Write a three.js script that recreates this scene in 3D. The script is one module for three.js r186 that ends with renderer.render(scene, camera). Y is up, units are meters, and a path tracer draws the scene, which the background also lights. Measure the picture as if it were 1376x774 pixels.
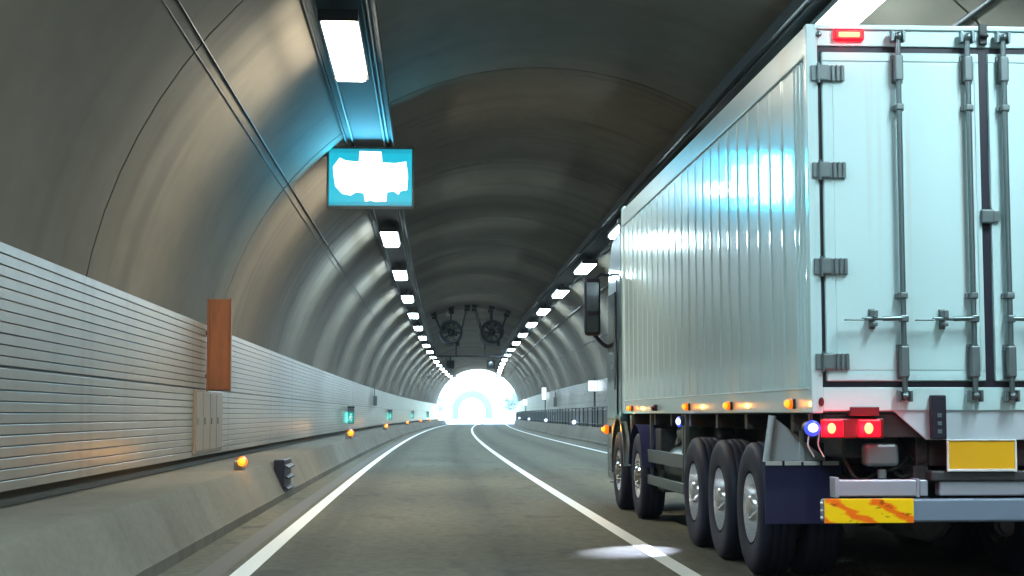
import * as THREE from 'three';
import { mergeGeometries, toCreasedNormals } from 'three/addons/utils/BufferGeometryUtils.js';
import { RoundedBoxGeometry } from 'three/addons/geometries/RoundedBoxGeometry.js';
import { RectAreaLightUniformsLib } from 'three/addons/lights/RectAreaLightUniformsLib.js';
RectAreaLightUniformsLib.init();

const C3 = (r, g, b) => new THREE.Color().setRGB(r, g, b);
// ---------------------------------------------------------------- camera, sky, sun, exposure
const scene = new THREE.Scene();
const renderer = new THREE.WebGLRenderer({ antialias: true });
renderer.toneMapping = THREE.LinearToneMapping;
renderer.toneMappingExposure = 13;
renderer.shadowMap.enabled = true;
const FOCAL = 2110.33, EYE = 1.262;
const camera = new THREE.PerspectiveCamera(2 * Math.atan(387 / FOCAL) * 180 / Math.PI, 1376 / 774, 0.1, 4000);
camera.position.set(0, EYE, 0);
camera.rotation.order = 'YXZ';
camera.rotation.set(0.0803306, -0.058276, -0.00103678);
scene.add(camera);

const SUN = new THREE.Vector3(0.34, 0.80, -0.50).normalize();
{
  const W = 256, H = 128, d = new Float32Array(W * H * 4);
  for (let j = 0; j < H; j++) {
    const el = ((j + 0.5) / H - 0.5) * Math.PI;
    for (let i = 0; i < W; i++) {
      const az = ((i + 0.5) / W - 0.5) * 2 * Math.PI;
      const dir = new THREE.Vector3(Math.cos(el) * Math.cos(az), Math.sin(el), Math.cos(el) * Math.sin(az));
      const t = Math.pow(Math.max(0, Math.sin(el)), 0.55);
      const g = Math.pow(Math.max(0, dir.dot(SUN)), 12) * 0.25;
      const k = (j * W + i) * 4;
      d[k] = 0.80 * (1 - t) + 0.28 * t + g; d[k + 1] = 1.30 * (1 - t) + 0.68 * t + g; d[k + 2] = 1.80 * (1 - t) + 1.50 * t + g; d[k + 3] = 1;
    }
  }
  const sky = new THREE.DataTexture(d, W, H, THREE.RGBAFormat, THREE.FloatType);
  sky.mapping = THREE.EquirectangularReflectionMapping; sky.magFilter = sky.minFilter = THREE.LinearFilter; sky.needsUpdate = true;
  scene.background = sky; scene.environment = sky;
}
const sun = new THREE.DirectionalLight(new THREE.Color(1, 0.96, 0.9), 5);
sun.position.set(20, 0, -350).addScaledVector(SUN, 300); sun.target.position.set(20, 0, -350);
sun.castShadow = true; sun.shadow.mapSize.set(2048, 2048);
Object.assign(sun.shadow.camera, { left: -150, right: 150, top: 200, bottom: -200, near: 10, far: 700 });
scene.add(sun, sun.target);

scene.fog = new THREE.FogExp2(C3(0.80, 0.92, 1.0), 0.0003);
// lamps: cool white in the far zone, more neutral over the near part of the sign lane, weaker behind
const LAMP_COOL = C3(0.72, 0.95, 1.0), LAMP_NEUTRAL = C3(1.0, 0.93, 0.76), LAMP_FAR = C3(0.68, 1.05, 1.30);
const LAMP_RADIANCE = 4.6;

// ---------------------------------------------------------------- helpers
let seed = 7;
const rnd = () => { seed = (seed * 1664525 + 1013904223) % 4294967296; return seed / 4294967296; };
const names = new Map();
function numbered(n) { const c = names.get(n) || 0; names.set(n, c + 1); return c ? n + '_' + String(c).padStart(3, '0') : n; }
function tag(o, label, category, group, kind) {
  o.userData.label = label; if (category) o.userData.category = category;
  if (group) o.userData.group = group; if (kind) o.userData.kind = kind;
  return o;
}
function thing(name, label, category, [x, y, z] = [0, 0, 0], group) {
  const o = new THREE.Group(); o.name = numbered(name); o.position.set(x, y, z); scene.add(o);
  return tag(o, label, category, group);
}
function prep(g) { g = g.index ? g.toNonIndexed() : g; for (const k of Object.keys(g.attributes)) if (!['position', 'normal', 'uv'].includes(k)) g.deleteAttribute(k); if (!g.attributes.uv) g.setAttribute('uv', new THREE.BufferAttribute(new Float32Array(g.attributes.position.count * 2), 2)); return g; }
function join(gs) { return gs.length === 1 ? gs[0] : mergeGeometries(gs.map(prep)); }
function mesh(name, geos, mat, parent = scene) {
  const m = new THREE.Mesh(join(Array.isArray(geos) ? geos : [geos]), mat);
  m.name = parent === scene ? numbered(name) : name; m.castShadow = m.receiveShadow = true; parent.add(m); return m;
}
function structure(name, geos, mat, label, parent = scene) { const m = mesh(name, geos, mat, parent); m.userData.kind = 'structure'; if (label) m.userData.label = label; return m; }
const box = (x0, x1, y0, y1, z0, z1) => new THREE.BoxGeometry(Math.abs(x1 - x0), Math.abs(y1 - y0), Math.abs(z1 - z0)).translate((x0 + x1) / 2, (y0 + y1) / 2, (z0 + z1) / 2);
const rbox = (x0, x1, y0, y1, z0, z1, r = 0.01) => new RoundedBoxGeometry(Math.abs(x1 - x0), Math.abs(y1 - y0), Math.abs(z1 - z0), 2, Math.min(r, 0.49 * Math.min(Math.abs(x1 - x0), Math.abs(y1 - y0), Math.abs(z1 - z0)))).translate((x0 + x1) / 2, (y0 + y1) / 2, (z0 + z1) / 2);
function rod(a, b, r, seg = 10, r2 = r) {
  const A = new THREE.Vector3(...a), B = new THREE.Vector3(...b), d = B.clone().sub(A), L = d.length();
  const g = new THREE.CylinderGeometry(r2, r, L, seg);
  g.applyQuaternion(new THREE.Quaternion().setFromUnitVectors(new THREE.Vector3(0, 1, 0), d.normalize()));
  return g.translate((A.x + B.x) / 2, (A.y + B.y) / 2, (A.z + B.z) / 2);
}
const tube = (pts, r, seg = 24, rad = 8) => new THREE.TubeGeometry(new THREE.CatmullRomCurve3(pts.map(p => new THREE.Vector3(...p))), seg, r, rad);
const lathe = (pts, seg = 40) => new THREE.LatheGeometry(pts.map(p => new THREE.Vector2(p[0], p[1])), seg);
// a grid of points: rows run along, columns across; uv in metres
function grid(rows, uvs, crease) {
  const n = rows[0].length, pos = [], uv = [], idx = [];
  rows.forEach((r, i) => r.forEach((p, j) => { pos.push(...p); uv.push(...uvs(i, j, p)); }));
  for (let i = 0; i + 1 < rows.length; i++) for (let j = 0; j + 1 < n; j++) { const a = i * n + j, b = a + 1, c = a + n, d = c + 1; idx.push(a, c, b, b, c, d); }
  let g = new THREE.BufferGeometry();
  g.setAttribute('position', new THREE.Float32BufferAttribute(pos, 3)); g.setAttribute('uv', new THREE.Float32BufferAttribute(uv, 2)); g.setIndex(idx);
  g.computeVertexNormals();
  return crease ? toCreasedNormals(g, crease) : g;
}
// the tunnel bends gently: lateral shift of the axis at distance s
function bend(s) {
  if (s <= 212) return s * s / 7800;
  const d = s - 212; return 212 * 212 / 7800 + 2 * 212 / 7800 * d - d * d / 9900;
}
const at = (x, y, s) => [x + bend(s), y, -s];
const heading = s => -Math.atan((bend(s + 1) - bend(s - 1)) / 2);
// sweep a profile [[x, y], ...] along the tunnel from s0 to s1
function sweep(profile, s0, s1, step = 4, crease = 0.5) {
  const n = Math.max(1, Math.ceil((s1 - s0) / step)), rows = [], len = [0];
  for (let j = 1; j < profile.length; j++) len[j] = len[j - 1] + Math.hypot(profile[j][0] - profile[j - 1][0], profile[j][1] - profile[j - 1][1]);
  for (let i = 0; i <= n; i++) { const s = s0 + (s1 - s0) * i / n; rows.push(profile.map(([x, y]) => at(x, y, s))); }
  return grid(rows, (i, j) => [s0 + (s1 - s0) * i / n, len[j]], crease);
}
function loop(p) { return [...p, p[0]]; }

// ---------------------------------------------------------------- textures
function hash(x, y, s) { let h = (x * 374761393 + y * 668265263 + s * 1442695041) | 0; h = Math.imul(h ^ (h >>> 13), 1274126177); return ((h ^ (h >>> 16)) >>> 0) / 4294967296; }
function vnoise(x, y, px, py, s) {
  const xi = Math.floor(x), yi = Math.floor(y), u = x - xi, v = y - yi, a = u * u * (3 - 2 * u), b = v * v * (3 - 2 * v);
  const h = (i, j) => hash(((xi + i) % px + px) % px, ((yi + j) % py + py) % py, s);
  return (h(0, 0) * (1 - a) + h(1, 0) * a) * (1 - b) + (h(0, 1) * (1 - a) + h(1, 1) * a) * b;
}
function fbm(u, v, fx, fy, oct, s) { let t = 0, k = 0.5, n = 0; for (let o = 0; o < oct; o++) { t += k * vnoise(u * fx, v * fy, fx, fy, s + o); n += k; k *= 0.5; fx *= 2; fy *= 2; } return t / n; }
function texture(w, h, fn, srgb = true) {
  const d = new Uint8Array(w * h * 4);
  for (let j = 0; j < h; j++) for (let i = 0; i < w; i++) { const c = fn(i / w, j / h), k = (j * w + i) * 4; for (let q = 0; q < 3; q++) { const l = Math.min(1, Math.max(0, c[q])); d[k + q] = 255 * (srgb ? (l < 0.0031308 ? l * 12.92 : 1.055 * Math.pow(l, 1 / 2.4) - 0.055) : l); } d[k + 3] = 255; }
  const t = new THREE.DataTexture(d, w, h); t.wrapS = t.wrapT = THREE.RepeatWrapping; t.magFilter = THREE.LinearFilter; t.minFilter = THREE.LinearMipmapLinearFilter; t.generateMipmaps = true;
  if (srgb) t.colorSpace = THREE.SRGBColorSpace; t.needsUpdate = true; return t;
}
const rep = (t, u, v) => { t.repeat.set(1 / u, 1 / v); return t; };
const mixc = (a, b, t) => a.map((x, i) => x + (b[i] - x) * t);

// lining concrete: u runs along the tunnel (48 m), v round the arch (18 m); soot patches and drip stains, plus dark bands imitating uneven lamp light
const liningTex = rep(texture(512, 256, (u, v) => {
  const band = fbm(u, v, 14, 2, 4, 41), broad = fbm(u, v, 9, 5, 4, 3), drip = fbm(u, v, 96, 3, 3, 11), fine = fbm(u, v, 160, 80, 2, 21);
  let c = mixc([0.098, 0.084, 0.062], [0.150, 0.131, 0.102], Math.min(1, Math.max(0, (broad - 0.3) * 2.4)));
  const st = Math.min(1, Math.max(0, (drip - 0.60) * 4)); c = mixc(c, [0.05, 0.045, 0.035], st * 0.5);
  c = mixc(c, [0.040, 0.035, 0.026], 0.6 * Math.min(1, Math.max(0, (band - 0.47) * 4)) * (0.7 + 0.6 * fine));  // shade between lamp pools painted in as dark cross bands
  return c.map(x => x * (0.9 + 0.2 * fine));
}), 48, 18);
const concreteTex = rep(texture(512, 256, (u, v) => {
  const a = fbm(u, v, 12, 4, 4, 31), st = fbm(u, v, 90, 2, 3, 33), f = fbm(u, v, 200, 90, 2, 35);
  let c = mixc([0.110, 0.099, 0.078], [0.172, 0.160, 0.130], a);
  c = mixc(c, [0.09, 0.08, 0.062], Math.max(0, (st - 0.64) * 1.6));
  return c.map(x => x * (0.9 + 0.2 * f));
}), 14, 3);
// road: u along (30 m), v across in metres (9 m); wheel paths carry a film of rubber, with a grain along the travel
const roadTex = rep(texture(1024, 512, (u, v) => {
  const x = v * 9, a = fbm(u, v, 6, 24, 4, 51), f = fbm(u, v, 300, 160, 2, 53), b = fbm(u, v, 14, 3, 3, 55);
  const paths = [1.55, 3.4, 5.15, 7.0].reduce((m, p) => Math.max(m, Math.exp(-Math.pow((x - p) / 0.36, 2))), 0);
  let c = mixc([0.098, 0.094, 0.068], [0.130, 0.126, 0.094], a * 0.6 + b * 0.4);
  c = mixc(c, [0.062, 0.061, 0.048], paths * 0.75 * (0.45 + 0.9 * fbm(u, v, 5, 60, 3, 57)));
  const oil = Math.max(0, fbm(u, v, 40, 30, 3, 59) - 0.66) * 2.5; c = mixc(c, [0.04, 0.04, 0.036], Math.min(0.6, oil));
  return c.map(y => y * (0.78 + 0.44 * f));
}), 30, 9);
const roadBump = rep(texture(512, 256, (u, v) => { const f = fbm(u, v, 256, 128, 2, 61); return [f, f, f]; }, false), 6, 3);
const panelTex = rep(texture(512, 128, (u, v) => {
  const a = fbm(u, v, 10, 4, 4, 71), st = fbm(u, v, 70, 2, 3, 73);
  let c = mixc([0.180, 0.160, 0.130], [0.245, 0.224, 0.190], a);
  return mixc(c, [0.12, 0.10, 0.075], Math.max(0, (st - 0.60) * 2.2));
}), 26, 2.2);
const boxTex = rep(texture(512, 512, (u, v) => {
  const a = fbm(u, v, 6, 6, 4, 81), st = fbm(u, v, 60, 3, 3, 83);
  let c = mixc([0.47, 0.65, 0.68], [0.54, 0.745, 0.775], a);
  return mixc(c, [0.46, 0.47, 0.44], Math.max(0, (st - 0.64) * 2.2));
}), 4, 4);
const grimeTex = rep(texture(256, 256, (u, v) => { const a = fbm(u, v, 8, 8, 4, 91), k = 0.035 + 0.035 * a; return [k, k * 1.05, k * 1.15]; }), 0.8, 0.8);
const rough1 = rep(texture(256, 256, (u, v) => { const k = 0.35 + 0.5 * fbm(u, v, 6, 6, 4, 95); return [k, k, k]; }, false), 3, 3);
const grassTex = rep(texture(256, 256, (u, v) => { const a = fbm(u, v, 8, 8, 5, 97); return mixc([0.06, 0.10, 0.035], [0.12, 0.17, 0.07], a); }), 22, 22);

const M = {};
const std = (name, o) => { M[name] = new THREE.MeshStandardMaterial({ side: THREE.DoubleSide, ...o }); M[name].name = name; return M[name]; };
const phy = (name, o) => { M[name] = new THREE.MeshPhysicalMaterial({ side: THREE.DoubleSide, ...o }); M[name].name = name; return M[name]; };
const C = (r, g, b) => new THREE.Color().setRGB(r, g, b);
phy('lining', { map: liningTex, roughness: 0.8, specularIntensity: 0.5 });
phy('concrete', { map: concreteTex, roughness: 0.9, specularIntensity: 0.4 });
phy('road', { map: roadTex, bumpMap: roadBump, bumpScale: 0.004, roughness: 0.85, specularIntensity: 0.35 });
std('paint', { color: C(0.72, 0.73, 0.70), roughness: 0.55, bumpMap: roadBump, bumpScale: 0.002 });
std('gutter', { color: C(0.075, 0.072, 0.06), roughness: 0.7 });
phy('cladding', { map: panelTex, roughness: 0.34, specularIntensity: 0.9 });
std('darkmetal', { color: C(0.035, 0.042, 0.045), roughness: 0.5, metalness: 0.3 });
std('fanmetal', { color: C(0.012, 0.015, 0.019), roughness: 0.8 });
std('traymetal', { color: C(0.028, 0.034, 0.038), roughness: 0.75, metalness: 0 });
std('cable', { color: C(0.03, 0.03, 0.032), roughness: 0.55 });
std('steel', { color: C(0.17, 0.225, 0.24), roughness: 0.36, metalness: 0.8 });
std('galv', { color: C(0.15, 0.19, 0.20), roughness: 0.45, metalness: 0.5 });
std('chrome', { color: C(0.72, 0.74, 0.76), roughness: 0.14, metalness: 1 });
std('mirror', { color: C(0.10, 0.11, 0.12), roughness: 0.06, metalness: 1 });
std('rim', { color: C(0.80, 0.82, 0.85), roughness: 0.36, metalness: 0.8, roughnessMap: rough1 });
std('rubber', { color: C(0.010, 0.014, 0.034), roughness: 0.65 });
std('flap', { color: C(0.020, 0.022, 0.085), roughness: 0.45 });
std('gasket', { color: C(0.007, 0.007, 0.022), roughness: 0.5 });
std('chassis', { map: grimeTex, roughness: 0.5, metalness: 0.2 });
phy('boxside', { map: boxTex, roughness: 0.28, clearcoat: 1, clearcoatRoughness: 0.07 });
phy('boxdoor', { map: boxTex, roughness: 0.36, clearcoat: 0.4, clearcoatRoughness: 0.25 });
phy('cabpaint', { color: C(0.055, 0.11, 0.135), roughness: 0.3, clearcoat: 1, clearcoatRoughness: 0.06 });
phy('glass', { color: C(0.01, 0.013, 0.016), roughness: 0.05, clearcoat: 1, clearcoatRoughness: 0.03 });
std('hanger', { color: C(0.45, 0.52, 0.58), roughness: 0.55 });
std('plate', { color: C(0.80, 0.42, 0.008), roughness: 0.4 });
std('plateframe', { color: C(0.75, 0.76, 0.74), roughness: 0.4 });
std('sheeting', { roughness: 0.3, map: rep(texture(256, 128, (u, v) => {
  const d = u * 2 + v * 0.9 + 0.35 * (fbm(u, v, 6, 4, 4, 201) - 0.5), n = fbm(u, v, 14, 8, 3, 205);
  const k = Math.min(1, Math.max(0, (Math.abs(((d % 1) + 1) % 1 - 0.5) - 0.30) * 9 + (n - 0.5) * 1.6));
  return mixc([1.0, 0.64, 0.002], [0.95, 0.17, 0.002], k).map(x => x * (n > 0.74 ? 0.5 : 1));
}), 1, 1) });
std('bumper', { color: C(0.17, 0.22, 0.30), roughness: 0.45 });
std('white', { color: C(0.75, 0.77, 0.77), roughness: 0.5 });
std('stepmetal', { color: C(0.40, 0.42, 0.50), roughness: 0.4, metalness: 0.4 });
std('darkred', { color: C(0.12, 0.012, 0.02), roughness: 0.3 });
std('rust', { map: rep(texture(128, 128, (u, v) => { const a = fbm(u, v, 5, 5, 5, 211); return mixc([0.13, 0.045, 0.018], [0.27, 0.082, 0.022], a); }), 1, 1), roughness: 0.6 });
std('palebrown', { color: C(0.21, 0.155, 0.11), roughness: 0.5 });
std('greybox', { color: C(0.14, 0.165, 0.175), roughness: 0.5 });
std('archstone', { color: C(0.075, 0.115, 0.125), roughness: 0.9 });
std('grass', { map: grassTex, roughness: 0.95 });
std('bark', { color: C(0.10, 0.075, 0.05), roughness: 0.9 });
phy('leaf', { color: C(0.075, 0.12, 0.045), roughness: 0.8, transmission: 0.35, thickness: 0 });
const glow = (name, r, g, b, k) => { const c = C(r, g, b); std(name, { color: C(0.6 * r, 0.6 * g, 0.6 * b), roughness: 0.3, emissive: c, emissiveIntensity: k }); };
glow('lampglow', 0.76, 0.95, 1, 4.4);
glow('lampneutral', 1.0, 0.90, 0.72, 4.0);
glow('lampdim', 0.76, 0.95, 1, 2.4);  // dimmer diffuser for the sign row lamps nearest and behind the camera
glow('amber', 1, 0.15, 0.002, 0.09);
glow('ambercore', 1, 0.27, 0.015, 0.2);
glow('red', 1, 0.004, 0.018, 0.14);
glow('redcore', 1, 0.30, 0.10, 0.3);
glow('bluewhite', 0.45, 0.58, 1, 0.35);
glow('blueglow', 0.06, 0.10, 1, 0.075);
glow('whiteglow', 0.72, 0.86, 1, 0.2);

// ---------------------------------------------------------------- tunnel shell
const S0 = -45, S1 = 212, CX = 2.0, CY = 1.65, RAD = 5.65;
function archPts(r, foot, n = 40) {
  const p = [[CX - r, foot]];
  for (let i = 0; i <= n; i++) { const a = Math.PI * (1 - i / n); p.push([CX + r * Math.cos(a), CY + r * Math.sin(a)]); }
  p.push([CX + r, foot]); return p;
}
{
  const t = thing('tunnel_lining', 'grey brown concrete vault of the road tunnel, stained, built in rings', 'tunnel');
  const inner = archPts(RAD, -0.2), lip = archPts(RAD + 0.06, -0.2), gap = 0.025;
  const L = 10.28, n = Math.round((S1 - S0) / L), step = (S1 - S0) / n;
  for (let k = 0; k < n; k++) {
    const a = S0 + k * step + gap, b = S0 + (k + 1) * step - gap;
    const rows = [], ss = [a, a, a + step / 3, b - step / 3, b, b], dr = [lip, inner, inner, inner, inner, lip];
    ss.forEach((s, i) => rows.push(dr[i].map(([x, y]) => at(x, y, s))));
    let arc = [0]; for (let j = 1; j < inner.length; j++) arc[j] = arc[j - 1] + Math.hypot(inner[j][0] - inner[j - 1][0], inner[j][1] - inner[j - 1][1]);
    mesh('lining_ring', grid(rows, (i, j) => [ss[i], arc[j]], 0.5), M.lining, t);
  }
  const o1 = archPts(RAD + 0.055, -0.3), o2 = archPts(RAD + 0.6, -0.3);
  mesh('outer_shell', [sweep([...o1, ...o2.slice().reverse(), o1[0]], S0 - 0.5, S1 + 0.4, 8, 0.6)], M.concrete, t);
  const sh = new THREE.Shape(); archPts(RAD + 0.6, -0.3).forEach((p, i) => i ? sh.lineTo(...p) : sh.moveTo(...p));
  mesh('daylight_block', new THREE.ExtrudeGeometry(sh, { depth: 0.4, bevelEnabled: false }).translate(bend(S0), 0, -S0 + 0.5), M.concrete, t);  // added wall out of view, keeps daylight from entering behind the camera
  // conduits clipped to the vault
  for (const [deg, r] of [[140.7, 0.010], [142.0, 0.006], [45, 0.03], [30, 0.014]]) {
    const a = deg * Math.PI / 180, rr = RAD - r - 0.004, x = CX + rr * Math.cos(a), y = CY + rr * Math.sin(a), ring = [];
    for (let i = 0; i <= 6; i++) ring.push([x + r * Math.cos(i * Math.PI / 3), y + r * Math.sin(i * Math.PI / 3)]);
    mesh('conduit', sweep(ring, -20, S1, 6, 1.2), M.cable, t);
  }
}
// ---------------------------------------------------------------- road
{
  const p = []; for (let i = 0; i <= 18; i++) p.push([-2.6 + i * (10.0 / 18), 0]);
  structure('road', sweep(p, S0, 640, 6), M.road, 'smooth grey olive road surface running through the tunnel');
  const line = (x, w, label) => structure('lane_line', sweep([[x - w / 2, 0.004], [x + w / 2, 0.004]], S0, 620, 4), M.paint, label);
  line(-1.43, 0.16, 'solid white edge line beside the kerb with amber markers');
  line(2.10, 0.16, 'solid white line between the two lanes');
  line(5.78, 0.16, 'solid white edge line beside the barrier with the railing');
  structure('gutter', sweep([[-1.78, 0.004], [-1.58, 0.004]], S0, S1, 4), M.gutter, 'dark drainage strip beside the white edge line');
  structure('gutter', sweep([[6.1, 0.004], [6.3, 0.004]], S0, S1, 4), M.gutter, 'dark drainage strip under the barrier with the railing');
}
// ---------------------------------------------------------------- walkway barriers
function barrier(name, label, sgn, xb, h) {
  const t = thing(name, label, 'barrier');
  const back = sgn < 0 ? CX - RAD + 0.004 : CX + RAD - 0.004, b = 5.27;
  const prof = [[xb, 0], [xb, 0.10], [xb + sgn * 0.03, 0.13], [xb + sgn * 0.20, h - 0.05], [xb + sgn * 0.24, h], [xb + sgn * 0.40, h], [xb + sgn * 0.43, h - 0.03], [back, h - 0.03]];
  for (let s = -10.5; s < S1 - 1; s += b) mesh('barrier_block', sweep(prof, s + 0.003, Math.min(S1, s + b) - 0.003, 3, 0.4), M.concrete, t);
  mesh('barrier_core', sweep([[xb + sgn * 0.03, 0], [xb + sgn * 0.23, h - 0.06], [back - sgn * 0.002, h - 0.06]], S0, S1, 6, 0.4), M.concrete, t);
  return t;
}
barrier('kerb_barrier', 'low concrete kerb barrier with a ledge, topped by amber markers', -1, -2.08, 0.55);
barrier('railing_barrier', 'low concrete barrier carrying the dark railing and white markers', 1, 6.85, 0.70);
// ---------------------------------------------------------------- cladding
function cladding(label, sgn, xw, y0, y1) {
  const t = thing('wall_cladding', label, 'wall panels');
  const n = 22, h = (y1 - y0) / n, d = -sgn * 0.022;
  for (let k = 0; k < n; k++) {
    const a = y0 + k * h, g = k === n / 2 ? 0.012 : 0;
    mesh('plank', sweep([[xw, a + 0.004 + g], [xw + d * 0.9, a + 0.006 + g], [xw + d, a + 0.009 + g], [xw + d, a + h - 0.008], [xw + d * 0.9, a + h - 0.005], [xw, a + h - 0.003]], -12, S1, 5, 0.35), M.cladding, t);
  }
  mesh('backing', sweep([[xw - d * 0.1, y0], [xw - d * 0.1, y1 - 0.004], [xw + sgn * 0.30, y1 - 0.004]], -12, S1, 6, 0.4), M.darkmetal, t);
  const yf = sgn < 0 ? 0.51 : 0.66; mesh('shade_strip', sweep([[xw + sgn * 0.12, yf], [xw + sgn * 0.12, y0 + 0.02]], -12, S1, 6), M.gutter, t);  // dark strip painted in for the shaded gap under the panels
}
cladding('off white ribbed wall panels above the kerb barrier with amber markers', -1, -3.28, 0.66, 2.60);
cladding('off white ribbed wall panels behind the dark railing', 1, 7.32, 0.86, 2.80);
// ---------------------------------------------------------------- railing
{
  const t = thing('railing', 'dark steel railing with thin upright bars on the barrier', 'railing');
  const x = 7.12, y0 = 0.70, y1 = 1.58, sp = 2.4;
  for (let s = 30; s < S1 - 1; s += sp) mesh('post', rbox(-0.03, 0.03, 0, y1 - y0, -0.03, 0.03, 0.006).translate(...at(x, y0 - 0.004, s)), M.darkmetal, t);
  for (const [y, r] of [[y1, 0.032], [y0 + 0.14, 0.02], [y1 - 0.14, 0.02]]) { const ring = []; for (let i = 0; i <= 8; i++) ring.push([x + r * Math.cos(i * Math.PI / 4), y + r * Math.sin(i * Math.PI / 4)]); mesh('rail', sweep(ring, 29, S1 - 1, 5, 1.0), M.darkmetal, t); }
  const bars = []; for (let s = 30; s < S1 - 2; s += 0.4) bars.push(box(-0.009, 0.009, 0, y1 - y0 - 0.28, -0.009, 0.009).translate(...at(x, y0 + 0.14, s)));
  mesh('upright_bars', bars, M.greybox, t).userData.kind = 'stuff';
}
// ---------------------------------------------------------------- cable trays
function tray(x0, x1, label) {
  const t = thing('cable_tray', label, 'cable tray'), y = 6.10;
  mesh('tray_floor', sweep(loop([[x0, y], [x1, y], [x1, y + 0.02], [x0, y + 0.02]]), -20, 205, 5, 0.4), M.traymetal, t);
  for (const x of [x0 - 0.012, x1 - 0.012]) mesh('side_rail', sweep(loop([[x, y - 0.05], [x + 0.024, y - 0.05], [x + 0.024, y + 0.12], [x, y + 0.12]]), -20, 205, 5, 0.4), M.traymetal, t);
  for (const f of [0.14, 0.82, 0.90]) { const x = x0 + (x1 - x0) * f, ring = []; for (let i = 0; i <= 6; i++) ring.push([x + 0.022 * Math.cos(i * Math.PI / 3), y - 0.024 + 0.022 * Math.sin(i * Math.PI / 3)]); mesh('cable', sweep(ring, -20, 205, 5, 1.2), M.cable, t); }
  for (let s = -10; s < 204; s += 5.3) for (const x of [(x0 + x1) / 2]) { const yc = CY + Math.sqrt(RAD * RAD - (x - CX) * (x - CX)); mesh('hanger', rod([0, 0, 0], [0, yc - y + 0.04, 0], 0.014, 6).translate(...at(x, y, s)), M.darkmetal, t); }
}
tray(-1.42, -0.60, 'dark cable tray with the hanging cyan sign under the vault');
tray(4.42, 5.26, 'dark cable tray under the vault on the truck lane side');
// ---------------------------------------------------------------- tunnel lamps
function makeLamp() {
  const g = new THREE.Group();
  mesh('housing', [rbox(-0.23, 0.23, 0, 0.075, -1.6, 1.6, 0.012)], M.greybox, g);
  mesh('diffuser', rbox(-0.195, 0.195, -0.10, 0.004, -1.55, 1.55, 0.03), M.lampglow, g);
  for (const z of [-1.61, 1.61]) mesh('end_cap', rbox(-0.235, 0.235, -0.06, 0.08, z - 0.012, z + 0.012, 0.006), M.darkmetal, g);
  for (const z of [-0.9, 0.9]) mesh('clip', rbox(-0.05, 0.05, 0.07, 0.232, z - 0.04, z + 0.04, 0.005), M.darkmetal, g);
  return g;
}
const lamp0 = makeLamp();
function lamps(x, list, label, group) {
  for (const s of list) {
    const o = lamp0.clone(); o.name = numbered('tunnel_lamp'); scene.add(o); o.position.set(...at(x, 5.87, s)); o.rotation.y = heading(s);
    if (x < 0 && s < 35) o.children.find(c => c.name === 'diffuser').material = s < 15 ? M.lampdim : M.lampneutral;
    tag(o, label, 'lamp', group);
    const l = new THREE.RectAreaLight(x < 0 && s < 15 ? LAMP_COOL : x < 0 && s < 35 ? LAMP_NEUTRAL : s < 35 ? LAMP_COOL : LAMP_FAR, LAMP_RADIANCE * (x < 0 && s < 15 ? 0.75 : 0.92 + 0.16 * rnd()), 0.38, 3.08); l.name = 'lamp_light'; l.position.y = -0.107; l.rotation.x = -Math.PI / 2; o.add(l);
  }
}
const row = (s0, sp, a, b) => { const r = []; for (let s = s0 + a * sp; s < b; s += sp) r.push(s); return r; };
lamps(-1.01, row(19.6, 10.58, -3, 200), 'bright white lamp under the cable tray that carries the cyan sign', 'lamps under the tray with the cyan sign');
lamps(4.84, row(17.9, 10.3, -3, 200), 'bright white lamp under the cable tray on the truck lane side', 'lamps under the tray over the truck lane');
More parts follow.
